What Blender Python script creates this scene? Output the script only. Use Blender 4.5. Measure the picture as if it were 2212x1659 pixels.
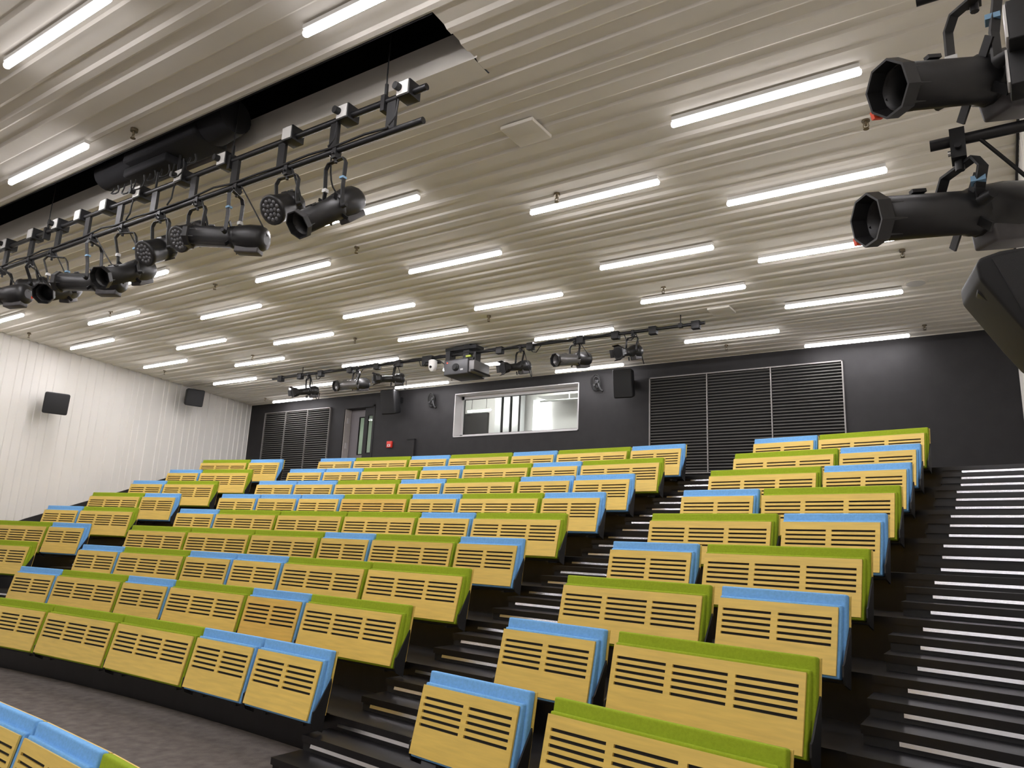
import bpy, bmesh, math, random
from mathutils import Vector, Matrix
random.seed(7)
for _o in list(bpy.data.objects): bpy.data.objects.remove(_o)
SC = bpy.context.scene
COL = SC.collection
PI = math.pi

# ------------------------------------------------------------------ camera, world, exposure
FPX = 1605.73
YAW, PITCH, ROLL = 0.58386, 0.21920, 0.04396
CAMZ = 1.7393
cd = bpy.data.cameras.new('camera')
cam = bpy.data.objects.new('camera', cd)
COL.objects.link(cam)
cd.sensor_fit = 'HORIZONTAL'; cd.sensor_width = 36.0; cd.lens = FPX / 2212.0 * 36.0
cd.clip_start = 0.05; cd.clip_end = 200
_f = Vector((-math.sin(YAW)*math.cos(PITCH), math.cos(YAW)*math.cos(PITCH), math.sin(PITCH)))
_r = Vector((math.cos(YAW), math.sin(YAW), 0)); _u = _r.cross(_f)
_R = math.cos(ROLL)*_r + math.sin(ROLL)*_u
_U = -math.sin(ROLL)*_r + math.cos(ROLL)*_u
cam.matrix_world = Matrix(((_R.x, _U.x, -_f.x, 0), (_R.y, _U.y, -_f.y, 0), (_R.z, _U.z, -_f.z, CAMZ), (0, 0, 0, 1)))
SC.camera = cam
W = bpy.data.worlds.new('world'); SC.world = W; W.use_nodes = True
W.node_tree.nodes['Background'].inputs[0].default_value = (0.9, 0.95, 1.0, 1)
W.node_tree.nodes['Background'].inputs[1].default_value = 0.02
SC.view_settings.view_transform = 'Standard'; SC.view_settings.look = 'None'
SC.view_settings.gamma = 1.0; SC.view_settings.use_curve_mapping = False
SC.view_settings.exposure = 0.62
TUBE = 70.0            # radiance of the underside of the ceiling light diffusers
TUBES_ = 2.6           # and of their sides
BOOTH = 26.0            # radiance of the lamps in the control room and the corridor

# ------------------------------------------------------------------ materials
MATS = {}
def mat(name, col, rough=0.6, metal=0.0, emit=None, noise=0.0, scale=20.0, stretch=(1,1,1), bump=0.0, bscale=None, rand=0.0, spec=0.5):
    m = bpy.data.materials.new(name); m.use_nodes = True
    nt = m.node_tree; b = nt.nodes['Principled BSDF']
    b.inputs['Base Color'].default_value = (*col, 1)
    b.inputs['Roughness'].default_value = rough
    b.inputs['Metallic'].default_value = metal
    b.inputs['Specular IOR Level'].default_value = spec
    tc = nt.nodes.new('ShaderNodeTexCoord'); mp = nt.nodes.new('ShaderNodeMapping')
    mp.inputs['Scale'].default_value = stretch
    nt.links.new(tc.outputs['Object'], mp.inputs['Vector'])
    vec = mp.outputs['Vector']
    if rand:
        oi = nt.nodes.new('ShaderNodeObjectInfo')
        ad = nt.nodes.new('ShaderNodeVectorMath'); ad.operation = 'ADD'
        sc = nt.nodes.new('ShaderNodeVectorMath'); sc.operation = 'SCALE'; sc.inputs['Scale'].default_value = 37.0
        cb = nt.nodes.new('ShaderNodeCombineXYZ')
        for k in range(3): nt.links.new(oi.outputs['Random'], cb.inputs[k])
        nt.links.new(cb.outputs[0], sc.inputs[0]); nt.links.new(vec, ad.inputs[0]); nt.links.new(sc.outputs[0], ad.inputs[1])
        vec = ad.outputs[0]
    if noise:
        n = nt.nodes.new('ShaderNodeTexNoise'); n.inputs['Scale'].default_value = scale; n.inputs['Detail'].default_value = 6
        nt.links.new(vec, n.inputs['Vector'])
        rp = nt.nodes.new('ShaderNodeValToRGB')
        rp.color_ramp.elements[0].position = 0.25; rp.color_ramp.elements[1].position = 0.75
        rp.color_ramp.elements[0].color = (*[c*(1-noise) for c in col], 1)
        rp.color_ramp.elements[1].color = (*[min(1, c*(1+noise)) for c in col], 1)
        nt.links.new(n.outputs['Fac'], rp.inputs['Fac'])
        out = rp.outputs['Color']
        if rand:
            hs = nt.nodes.new('ShaderNodeHueSaturation')
            mr = nt.nodes.new('ShaderNodeMapRange'); mr.inputs['To Min'].default_value = 1-rand; mr.inputs['To Max'].default_value = 1+rand
            nt.links.new(oi.outputs['Random'], mr.inputs['Value']); nt.links.new(mr.outputs[0], hs.inputs['Value'])
            nt.links.new(out, hs.inputs['Color']); out = hs.outputs['Color']
        nt.links.new(out, b.inputs['Base Color'])
    if bump:
        n2 = nt.nodes.new('ShaderNodeTexNoise'); n2.inputs['Scale'].default_value = bscale or scale; n2.inputs['Detail'].default_value = 4
        nt.links.new(vec, n2.inputs['Vector'])
        bp = nt.nodes.new('ShaderNodeBump'); bp.inputs['Strength'].default_value = bump; bp.inputs['Distance'].default_value = 0.01
        nt.links.new(n2.outputs['Fac'], bp.inputs['Height']); nt.links.new(bp.outputs[0], b.inputs['Normal'])
    if emit:
        b.inputs['Emission Color'].default_value = (*emit[:3], 1); b.inputs['Emission Strength'].default_value = emit[3]
    MATS[name] = m
    return m
WOOD = mat('beech_veneer', (0.79, 0.555, 0.125), 0.42, noise=0.10, scale=3.0, stretch=(1.2, 14, 14), rand=0.05)
WOODO = mat('orange_beech_veneer', (0.77, 0.495, 0.10), 0.42, noise=0.12, scale=3.0, stretch=(1.2, 14, 14), rand=0.02)
BLUE = mat('blue_felt', (0.19, 0.44, 0.79), 0.9, noise=0.10, scale=60, bump=0.25, bscale=260, spec=0.2)
GREEN = mat('green_felt', (0.295, 0.39, 0.020), 0.9, noise=0.10, scale=60, bump=0.25, bscale=260, spec=0.2)
STEEL = mat('black_painted_steel', (0.008, 0.008, 0.0085), 0.5, noise=0.2, scale=30)
LINER = mat('black_liner', (0.006, 0.006, 0.006), 0.8)
CEIL = mat('painted_profiled_sheet', (0.84, 0.80, 0.72), 0.85, noise=0.03, scale=3, spec=0.15)
WHITEWALL = mat('white_profiled_cladding', (0.80, 0.775, 0.725), 0.6, noise=0.02, scale=2)
BLACKWALL = mat('black_painted_board', (0.0165, 0.0152, 0.0158), 0.7, noise=0.25, scale=4)
VOID = mat('dark_ceiling_void', (0.006, 0.006, 0.008), 0.9)
CARPET = mat('dark_carpet', (0.130, 0.114, 0.104), 0.95, noise=0.3, scale=9, bump=0.4, bscale=120, spec=0.1)
TREAD = mat('black_step_laminate', (0.0065, 0.006, 0.007), 0.30, noise=0.3, scale=14)
RISER = mat('black_riser', (0.006, 0.006, 0.0065), 0.6, noise=0.2, scale=10)
NOSING = mat('brushed_aluminium_nosing', (0.60, 0.60, 0.63), 0.27, 1.0, noise=0.08, scale=30, stretch=(1, 1, 60), bump=0.05, bscale=60)
PIPE = mat('black_pipe', (0.008, 0.008, 0.009), 0.40, noise=0.2, scale=20)
FIXT = mat('black_lamp_enamel', (0.015, 0.0145, 0.0145), 0.38, noise=0.2, scale=25)
FIXTG = mat('dark_grey_lamp_cap', (0.075, 0.07, 0.072), 0.5, noise=0.15, scale=25)
FIXTL = mat('grey_lamp_tube', (0.20, 0.195, 0.195), 0.32, 0.6, noise=0.1, scale=25)
LENS = mat('dark_lens_glass', (0.006, 0.006, 0.007), 0.45, spec=0.25)
LEDLENS = mat('clear_led_lens', (0.11, 0.11, 0.115), 0.2, noise=0.1, scale=40)
CHROME = mat('chrome_bolt', (0.75, 0.75, 0.75), 0.2, 1.0)
CABLE = mat('black_cable', (0.010, 0.010, 0.010), 0.6)
PALE = mat('off_white_plastic', (0.72, 0.71, 0.68), 0.4)
TAPE = mat('light_blue_tape', (0.20, 0.36, 0.52), 0.6)
LABELW = mat('paper_label', (0.6, 0.6, 0.58), 0.7)
RED = mat('red_plastic', (0.75, 0.035, 0.02), 0.35)
ORANGE = mat('orange_red_mark', (0.85, 0.09, 0.03), 0.5)
SPK = mat('black_speaker_cabinet', (0.006, 0.006, 0.0065), 0.6, noise=0.2, scale=20)
SPKG = mat('charcoal_speaker_grille', (0.022, 0.022, 0.023), 0.7, bump=0.3, bscale=300)
PROJ = mat('grey_projector_plastic', (0.045, 0.045, 0.048), 0.4)
PROJS = mat('mid_grey_plastic', (0.16, 0.155, 0.155), 0.4)
PROJL = mat('pale_grey_plastic', (0.42, 0.42, 0.42), 0.4)
LOUV = mat('grey_louvre_metal', (0.17, 0.162, 0.15), 0.45, 0.3)
LOUVF = mat('grey_louvre_frame', (0.28, 0.265, 0.25), 0.4, 0.3)
FRAMEW = mat('white_window_frame', (0.62, 0.60, 0.60), 0.4)
BRASS = mat('dull_brass', (0.22, 0.18, 0.12), 0.4, 0.8)
GREYP = mat('grey_door_paint', (0.17, 0.155, 0.16), 0.45)
JAMB = mat('pale_door_frame', (0.55, 0.51, 0.48), 0.5)
BOOTHW = mat('white_plaster', (0.74, 0.73, 0.71), 0.6)
DUCT = mat('galvanised_duct', (0.62, 0.63, 0.63), 0.4, 0.4)
TUBEM = mat('light_diffuser', (0.9, 0.9, 0.9), 0.5, emit=(1.0, 0.965, 1.0, TUBE))
TUBES = mat('light_diffuser_side', (0.9, 0.9, 0.9), 0.5, emit=(1.0, 0.965, 1.0, TUBES_))
CORRL = mat('corridor_diffuser', (0.9, 0.9, 0.9), 0.5, emit=(1.0, 0.98, 0.95, 14.0))
BOOTHL = mat('booth_lamp', (0.9, 0.9, 0.9), 0.5, emit=(1.0, 0.98, 0.95, BOOTH))
SCREEN = mat('lit_white_panel', (0.9, 0.9, 0.9), 0.5, emit=(1.0, 1.0, 1.0, 1.6))
LEDR = mat('red_indicator', (0.5, 0.02, 0.01), 0.5, emit=(1.0, 0.05, 0.02, 3.0))
STICK = mat('lime_sticker', (0.42, 0.5, 0.05), 0.5)
def glass(name, col, rough=0.02):
    m = bpy.data.materials.new(name); m.use_nodes = True; nt = m.node_tree
    nt.nodes.clear(); o = nt.nodes.new('ShaderNodeOutputMaterial')
    tr = nt.nodes.new('ShaderNodeBsdfTransparent'); tr.inputs[0].default_value = (*col, 1)
    gl = nt.nodes.new('ShaderNodeBsdfGlossy'); gl.inputs['Roughness'].default_value = rough
    fr = nt.nodes.new('ShaderNodeFresnel'); fr.inputs['IOR'].default_value = 1.5
    mx = nt.nodes.new('ShaderNodeMixShader')
    ge = nt.nodes.new('ShaderNodeNewGeometry'); iv = nt.nodes.new('ShaderNodeMath'); iv.operation = 'SUBTRACT'; iv.inputs[0].default_value = 1.0
    mu = nt.nodes.new('ShaderNodeMath'); mu.operation = 'MULTIPLY'     # reflect at the outer faces only, or a steep view would see total reflection inside the pane
    nt.links.new(ge.outputs['Backfacing'], iv.inputs[1]); nt.links.new(fr.outputs[0], mu.inputs[0]); nt.links.new(iv.outputs[0], mu.inputs[1])
    nt.links.new(mu.outputs[0], mx.inputs[0]); nt.links.new(tr.outputs[0], mx.inputs[1]); nt.links.new(gl.outputs[0], mx.inputs[2])
    nt.links.new(mx.outputs[0], o.inputs[0]); return m
GLASS = glass('window_glass', (0.93, 0.95, 0.94))
GLASSG = glass('greenish_door_glass', (0.80, 0.92, 0.82))

# ------------------------------------------------------------------ mesh helpers
class MB:
    def __init__(s): s.v = []; s.f = []; s.sm = []
    def add(s, vs, fs, smooth=False):
        o = len(s.v); s.v += [tuple(v) for v in vs]; s.f += [tuple(i+o for i in f) for f in fs]; s.sm += [smooth]*len(fs)
        return s
    def box(s, c, d, rot=None):
        c = Vector(c); h = Vector(d)/2; vs = []
        for x in (-1, 1):
            for y in (-1, 1):
                for z in (-1, 1):
                    p = Vector((x*h.x, y*h.y, z*h.z))
                    if rot is not None: p = rot @ p
                    vs.append(c+p)
        return s.add(vs, [(0,1,3,2),(4,6,7,5),(0,4,5,1),(2,3,7,6),(0,2,6,4),(1,5,7,3)])
    def bb(s, a, b):
        return s.box([(a[i]+b[i])/2 for i in range(3)], [abs(b[i]-a[i]) for i in range(3)])
    def cyl(s, p0, p1, r0, r1=None, n=14, caps=True, smooth=True, phase=0.0):
        p0 = Vector(p0); p1 = Vector(p1); r1 = r0 if r1 is None else r1
        a = (p1-p0).normalized(); t = Vector((0,0,1)) if abs(a.z) < 0.95 else Vector((1,0,0))
        u = a.cross(t).normalized(); w = a.cross(u)
        vs = []
        for p, r in ((p0, r0), (p1, r1)):
            for k in range(n):
                g = 2*PI*k/n+phase; vs.append(p+u*(r*math.cos(g))+w*(r*math.sin(g)))
        s.add(vs, [(k, (k+1) % n, n+(k+1) % n, n+k) for k in range(n)], smooth)
        if caps:
            s.add(vs[:n], [tuple(range(n))[::-1]]); s.add(vs[n:], [tuple(range(n))])
        return s
    def lathe(s, p0, ax, prof, n=18, smooth=True, phase=0.0, caps=True):
        p0 = Vector(p0); a = Vector(ax).normalized(); t = Vector((0,0,1)) if abs(a.z) < 0.95 else Vector((1,0,0))
        u = a.cross(t).normalized(); w = a.cross(u); vs = []
        for d, r in prof:
            for k in range(n):
                g = 2*PI*k/n+phase; vs.append(p0+a*d+u*(r*math.cos(g))+w*(r*math.sin(g)))
        fs = []
        for i in range(len(prof)-1):
            for k in range(n): fs.append((i*n+k, i*n+(k+1) % n, (i+1)*n+(k+1) % n, (i+1)*n+k))
        s.add(vs, fs, smooth)
        if caps and prof[0][1] > 1e-4: s.add(vs[:n], [tuple(range(n))[::-1]])
        if caps and prof[-1][1] > 1e-4: s.add(vs[-n:], [tuple(range(n))])
        return s
    def tube(s, pts, r, n=8, smooth=True):
        pts = [Vector(p) for p in pts]; vs = []; u = None
        for i, p in enumerate(pts):
            a = (pts[min(i+1, len(pts)-1)]-pts[max(i-1, 0)]).normalized()
            if u is None:
                t = Vector((0,0,1)) if abs(a.z) < 0.9 else Vector((1,0,0)); u = a.cross(t).normalized()
            else: u = (u-a*u.dot(a)).normalized()
            w = a.cross(u)
            for k in range(n):
                g = 2*PI*k/n; vs.append(p+u*(r*math.cos(g))+w*(r*math.sin(g)))
        fs = [(i*n+k, i*n+(k+1) % n, (i+1)*n+(k+1) % n, (i+1)*n+k) for i in range(len(pts)-1) for k in range(n)]
        s.add(vs, fs, smooth); s.add(vs[:n], [tuple(range(n))[::-1]]); s.add(vs[-n:], [tuple(range(n))])
        return s
    def strap(s, pts, side, wid, th):
        # a flat bar following pts, wide along `side`
        pts = [Vector(p) for p in pts]; side = Vector(side).normalized(); vs = []
        for i, p in enumerate(pts):
            a = (pts[min(i+1, len(pts)-1)]-pts[max(i-1, 0)]).normalized(); nrm = a.cross(side).normalized()
            for sx, sn in ((-1,-1),(1,-1),(1,1),(-1,1)): vs.append(p+side*(sx*wid/2)+nrm*(sn*th/2))
        fs = [(i*4+k, i*4+(k+1) % 4, (i+1)*4+(k+1) % 4, (i+1)*4+k) for i in range(len(pts)-1) for k in range(4)]
        s.add(vs, fs); s.add(vs[:4], [(3,2,1,0)]); s.add(vs[-4:], [(0,1,2,3)])
        return s
    def prism(s, poly, off):
        poly = [Vector(p) for p in poly]; off = Vector(off); n = len(poly)
        vs = poly+[p+off for p in poly]
        s.add(vs, [tuple(range(n))[::-1], tuple(range(n, 2*n))]+[(k, (k+1) % n, n+(k+1) % n, n+k) for k in range(n)])
        return s
    def mesh(s, name, m, bevel=0.0, seg=2):
        me = bpy.data.meshes.new(name); me.from_pydata(s.v, [], s.f)
        me.polygons.foreach_set('use_smooth', s.sm)
        bm = bmesh.new(); bm.from_mesh(me)
        bmesh.ops.recalc_face_normals(bm, faces=bm.faces)
        if bevel:
            bmesh.ops.bevel(bm, geom=list(bm.edges), offset=bevel, segments=seg, profile=0.6, affect='EDGES', clamp_overlap=True)
            for f in bm.faces: f.smooth = True
        bm.to_mesh(me); bm.free(); me.update(); me.materials.append(m)
        return me
    def build(s, name, m, parent=None, bevel=0.0, seg=2):
        o = bpy.data.objects.new(name, s.mesh(name, m, bevel, seg)); COL.objects.link(o)
        if parent is not None: attach(o, parent)
        return o
def attach(o, parent):
    # mesh data is written in world coordinates; keep it there under a translated root
    o.parent = parent
    o.matrix_parent_inverse = Matrix.Identity(4)
    o.location = -Vector(root_loc(parent))
def root_loc(p):
    l = Vector((0,0,0))
    while p is not None: l = l+p.location; p = p.parent
    return l
def thing(name, loc, label, cat, group=None):
    o = bpy.data.objects.new(name, None); COL.objects.link(o); o.location = loc; o.empty_display_size = 0.1
    return tag(o, label, cat, group)
def tag(o, label=None, cat=None, group=None, kind=None):
    if label: o['label'] = label
    if cat: o['category'] = cat
    if group: o['group'] = group
    if kind: o['kind'] = kind
    return o
def struct(o): o['kind'] = 'structure'; return o
def lab(o, t): o['label'] = t; return o
ORD = ['zeroth','first','second','third','fourth','fifth','sixth','seventh','eighth','ninth','tenth','eleventh','twelfth','thirteenth','fourteenth']
def V(*a): return Vector(a)

# ------------------------------------------------------------------ room dimensions
ZC = 5.464            # underside of the ceiling
YB = 13.5             # back wall
XR = 0.40             # right wall
YF = -6.5             # front wall, behind the photographer
def xl(y): return -17.885+0.2303*(13.631-y)      # left wall line
ARC_X, ARC_Y, R0, D, H = -8.4386, -27.2268, 32.174, 0.8748, 0.3374
LOW = -H              # level of the very front row
def arc(R, th): return V(ARC_X+R*math.sin(th), ARC_Y+R*math.cos(th), 0)
def th_right(R, x=XR): return math.asin((x-ARC_X)/R)
def th_left(R):
    a, b = -0.9, 0.0
    for _ in range(50):
        m = (a+b)/2; p = arc(R, m)
        if p.x < xl(p.y): a = m
        else: b = m
    return b

# ------------------------------------------------------------------ floor and tiers
NA = 40
def arcpts(R, a=None, b=None, n=NA):
    a = th_left(R) if a is None else a; b = th_right(R) if b is None else b
    return [arc(R, a+(b-a)*k/n) for k in range(n+1)]
def riserR(r): return R0+0.06+(r-1)*D           # front of tier r (r=1 is the platform behind row 0)
fl = MB()
fl.prism([V(xl(YF), YF, LOW-0.2), V(XR, YF, LOW-0.2), V(XR, YB, LOW-0.2), V(xl(YB), YB, LOW-0.2)], (0,0,0.2))
struct(fl.build('floor', CARPET))
def tier(r, Ra, Rb, z, m):
    a = [p+V(0,0,z-0.02 if False else 0) for p in arcpts(Ra)]
    mb = MB()
    if Rb is None: back = [V(xl(YB), YB, 0), V(XR, YB, 0)]
    else: back = arcpts(Rb)
    z0 = LOW
    n = len(a)
    # top as strips, risers as a band
    if Rb is None:
        top = [p+V(0,0,z) for p in a]+[V(XR,YB,z), V(xl(YB),YB,z)]
        mb.add(top, [tuple(range(len(top)))])
        mb.add([V(XR,YB,z), V(xl(YB),YB,z), V(xl(YB),YB,z0), V(XR,YB,z0)], [(0,1,2,3)])
    else:
        vs = [p+V(0,0,z) for p in a]+[p+V(0,0,z) for p in back]
        mb.add(vs, [(k, k+1, n+k+1, n+k) for k in range(n-1)])
        vs = [p+V(0,0,z) for p in back]+[p+V(0,0,z0) for p in back]
        mb.add(vs, [(k, k+1, n+k+1, n+k) for k in range(n-1)])
    vs = [p+V(0,0,z) for p in a]+[p+V(0,0,z0) for p in a]
    mb.add(vs, [(k, k+1, n+k+1, n+k) for k in range(n-1)])
    o = mb.build('floor', m); struct(o); return o
tier(0, R0-1.95, riserR(1), 0.0, CARPET)
for r in range(1, 10):
    tier(r, riserR(r), riserR(r+1) if r < 9 else None, r*H, TREAD)

# ------------------------------------------------------------------ seating data (right to left in every row)
mG = 1.4848
SEQ = {'C': {8:'BGBGBGB',7:'GBGBGBB',6:'BBGBGBB',5:'BGBGBBB',4:'GBGGGB',3:'BGBGGG',2:'GGBBGB',1:'GBGBGB',0:'BBGGG',-1:'GBB'},
       'R': {8:'GB',7:'BG',6:'BG',5:'GB',4:'BG',3:'GB',2:'BG',1:'GB',0:'GB'},
       'L': {8:'BG',7:'GB',6:'GB',5:'BG',4:'GB',3:'BG',2:'GB'}}
CS = [-.0018,.0131,.0235,-.0055,.0079,.0239,.0359,.0041,.0131]
CE = [.0101,.009,-.0328,-.0003,-.007,.0262,-.0088,.0215,-.0179]
RE = [.1478,.0913,.0679,.0613,.0332,.0244,.0053,0,0]
RS_ = [1,1,1,1,1,1,1,.988,.984]
def seat_start(sec, r):
    if sec == 'C': return 3.7058+.0658*r+(CE[r] if r >= 0 else 0) if r >= 0 else 5.565
    if sec == 'R': return 7.5062+.0363*r
    return -4.8575-.0713*r
LEAN_S = math.atan2(0.0989, 0.4418); PH = 0.4527   # tilt and height of the folded seat
_bm_cache = {}
def bench_meshes(c):
    if c in _bm_cache: return _bm_cache[c]
    n = 2 if c == 'B' else 3
    w = (1.0 if c == 'B' else mG)-0.022
    fab = BLUE if c == 'B' else GREEN
    pw = w-0.075                    # width of the folded wooden seat
    cw = w-0.014
    x0 = -w/2+0.030; x1 = x0+pw     # the seat is hung a little to one side, as seen from the front
    x0 = -(w+.022)/2+0.033; x1 = (w+.022)/2-0.0526; pw = x1-x0
    RS = Matrix.Rotation(-LEAN_S, 3, 'X')
    top = V(0, -0.137, 0.85-0.0768)
    def P(u, d, v):                 # u across, d depth behind the front face, v down from the top edge
        return top+V(u, 0, 0)+RS @ V(0, d, -v)
    def pbox(mb, u0, u1, d0, d1, v0, v1):
        vs = [P(u, d, v) for u in (u0, u1) for d in (d0, d1) for v in (v0, v1)]
        mb.add(vs, [(0,1,3,2),(4,6,7,5),(0,4,5,1),(2,3,7,6),(0,2,6,4),(1,5,7,3)])
    T = 0.014
    pan = MB()
    mg, gp = 0.040, 0.052
    sw = (pw-2*mg-(n-1)*gp)/n
    v1, pitch, sh, ns = 0.073, 0.0436, 0.0185, 5
    pbox(pan, x0, x1, 0, T, 0, v1); vend = v1+(ns-1)*pitch+sh; pbox(pan, x0, x1, 0, T, vend, PH)
    edges = [x0]
    for k in range(n):
        a = x0+mg+k*(sw+gp); edges += [a, a+sw]
    edges.append(x1)
    for k in range(0, len(edges), 2): pbox(pan, edges[k], edges[k+1], 0, T, v1, vend)
    for k in range(n):
        a = x0+mg+k*(sw+gp)
        for j in range(ns-1):
            pbox(pan, a, a+sw, 0, T, v1+j*pitch+sh, v1+(j+1)*pitch)
    lin = MB(); pbox(lin, x0+0.02, x1-0.02, T, T+0.008, 0.03, PH-0.03)
    cu = MB(); pbox(cu, x0-0.004, x1+0.016, T+0.006, T+0.070, -0.020, PH+0.016)
    # backrest
    LB = math.atan2(0.0757, 0.4796)
    RB = Matrix.Rotation(-LB, 3, 'X'); bt = V(0, 0, 0.85)
    def Q(u, d, v): return bt+V(u, 0, 0)+RB @ V(0, d, -v)
    def qbox(mb, u0, u1, d0, d1, v0, v1):
        vs = [Q(u, d, v) for u in (u0, u1) for d in (d0, d1) for v in (v0, v1)]
        mb.add(vs, [(0,1,3,2),(4,6,7,5),(0,4,5,1),(2,3,7,6),(0,2,6,4),(1,5,7,3)])
    bc = MB(); qbox(bc, -cw/2, cw/2, -0.068, -0.013, 0.0, 0.47)
    bp = MB(); qbox(bp, -w/2, w/2, -0.012, 0.0, 0.004, 0.497)
    sups = []
    for sx in (-1, 1):
        s = MB(); xa = sx*(cw/2+0.001); xb = sx*(w/2+0.0065)
        prof = [(-0.052, 0.640), (-0.048, 0.60), (-0.089, 0.36), (-0.105, 0.235), (-0.195, 0.275), (-0.218, 0.33), (-0.212, 0.40), (-0.190, 0.415)]
        s.prism([V(xa, y, z) for y, z in prof], (xb-xa, 0, 0)); sups.append(s)
    hb = MB(); hb.cyl((-cw/2, -0.130, 0.290), (cw/2, -0.130, 0.290), 0.018, n=10)
    for sx in (-1, 1): hb.bb((sx*(w/2-.22)-.02, -0.14, 0.255), (sx*(w/2-.22)+.02, 0.058, 0.32))
    me = {'seat_panel': pan.mesh('seat_panel', WOOD), 'slot_liner': lin.mesh('slot_liner', LINER), 'seat_cushion': cu.mesh('seat_cushion', fab, 0.014, 3),
          'back_cushion': bc.mesh('back_cushion', fab, 0.016, 3), 'back_panel': bp.mesh('back_panel', WOOD),
          'support': [s.mesh('support', STEEL) for s in sups], 'hinge_bar': hb.mesh('hinge_bar', STEEL)}
    _bm_cache[c] = me
    return me
_proto = {}
def bench(c, loc, rz, sx, label, group, veneer=None):
    if c not in _proto:
        me = bench_meshes(c)
        root = thing('tip_up_bench', (0,0,0), 'x', 'bench')
        for k, m in me.items():
            for mm in (m if isinstance(m, list) else [m]):
                o = bpy.data.objects.new(k, mm); COL.objects.link(o); o.parent = root
        _proto[c] = root; r = root
    else:
        src = _proto[c]; r = src.copy(); COL.objects.link(r)
        for ch in list(src.children):
            o = ch.copy(); COL.objects.link(o); o.parent = r
    r.location = loc; r.rotation_euler = (0, 0, rz); r.scale = (sx, 1, 1)
    tag(r, label, 'bench', group)
    if veneer:
        for ch in r.children:
            if ch.name.startswith('seat_panel'): ch.material_slots[0].link = 'OBJECT'; ch.material_slots[0].material = veneer
BLK = {'C': 'middle', 'R': 'right', 'L': 'left'}
benches = []
for sec in 'CRL':
    for r in sorted(SEQ[sec]):
        Rr = R0+r*D if r >= 0 else R0-2.014
        s = seat_start(sec, r); sc = 1.0
        if sec == 'C' and r >= 0: sc = 1+CS[r]
        if sec == 'R': sc = RS_[r]
        seq = SEQ[sec][r]
        for i, c in enumerate(seq):
            w = (1.0 if c == 'B' else mG)*sc
            if sec == 'R' and i == 1: s -= RE[r]
            s1 = s; k = sc
            if sec == 'R' and r == 0 and i == 0: s1 = s+0.07; w = mG*1.035; k = 1.035
            thm = (s1-w/2)/Rr; p = arc(Rr*math.cos(w/2/Rr), thm)
            s = s1-w if not (sec == 'R' and r == 0 and i == 0) else s-mG
            z = r*H if r >= 0 else LOW
            rows = 'back row' if r == 8 else ('front row' if r < 0 else ORD[9-r]+' row from the back')
            pos = 'rightmost' if i == 0 else ORD[i+1]+' from right'
            if sec != 'C' : pos = ('rightmost', 'left')[i] if sec == 'R' else ('right', 'leftmost')[i]
            label = '%s %s-seat bench, %s in the %s, %s block' % ('blue' if c == 'B' else 'green', 'two' if c == 'B' else 'three', pos, rows, BLK[sec])
            bench(c, (p.x, p.y, z), -thm, k, label, 'tip-up benches of the %s block' % BLK[sec], WOODO if (sec, r, i) in (('C', 1, 1), ('C', 5, 3)) else None)

# ------------------------------------------------------------------ aisle steps with metal nosings
AISLES = {'left': (lambda r: -5.00-0.0713*r, lambda r: -3.95 if r < 3 else (-4.10 if r < 7 else -4.40)),
          'middle': (lambda r: 3.60+0.0658*r, lambda r: 5.02+0.02*r),
          'right': (lambda r: 7.60+0.0363*r, None)}
def wedge(Ra, Rb, a0, a1, z0, z1, n=4):
    def pts(R):
        t0 = a0/R; t1 = th_right(R, XR-0.004) if a1 is None else a1/R
        return [arc(R, t0+(t1-t0)*k/n) for k in range(n+1)]
    A, B = pts(Ra), pts(Rb)
    poly = [p+V(0,0,z0) for p in A]+[p+V(0,0,z0) for p in B[::-1]]
    return MB().prism(poly, (0,0,z1-z0))
def nosing(Ra, Rb, a0, a1, z0, z1, tilt, n=4):
    # metal strip under the tread edge, its face leaning back a little
    def pts(R):
        t0 = a0/R; t1 = th_right(R, XR-0.004) if a1 is None else a1/R
        return [arc(R, t0+(t1-t0)*k/n) for k in range(n+1)]
    A, A2, B = pts(Ra), pts(Ra+tilt), pts(Rb); vs = []
    for p, p2, q in zip(A, A2, B): vs += [p+V(0,0,z0), p2+V(0,0,z1), q+V(0,0,z1), q+V(0,0,z0)]
    fs = [(i*4+k, i*4+(k+1) % 4, i*4+4+(k+1) % 4, i*4+4+k) for i in range(n) for k in range(4)]
    return MB().add(vs, fs+[(3,2,1,0), (n*4, n*4+1, n*4+2, n*4+3)])
SD = D/3; SH = H/3
for an, (fa, fb) in AISLES.items():
    for r in range(0 if an != 'right' else -1, 9):
        for k in (1, 2, 3):
            if r < 0: continue
            Rf = riserR(r+1)-(3-k)*SD
            a0 = fa(r); a1 = fb(r) if fb else None
            zt = r*H+k*SH
            Rb_ = riserR(r+1)-0.003
            if k < 3:
                o = wedge(Rf+0.014, Rb_, a0+0.012, a1, r*H+0.001, zt-0.05).build('aisle_step', RISER)
                struct(o)
                t = wedge(Rf, Rb_, a0, a1, zt-0.05, zt).build('tread', TREAD, o)
            else:
                o = wedge(Rf-0.016, Rf-0.003, a0, a1, zt-0.05, zt).build('aisle_step', TREAD); struct(o)
            f0 = Rf+(0.0025 if k < 3 else -0.0125); b0 = Rf+(0.0135 if k < 3 else -0.0035)
            nosing(f0, b0, a0+(0.22 if an == 'right' else 0.11), a1, zt-0.081, zt-0.056, 0.004 if an == 'right' else 0.0085).build('nosing_strip', NOSING, o)

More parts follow.
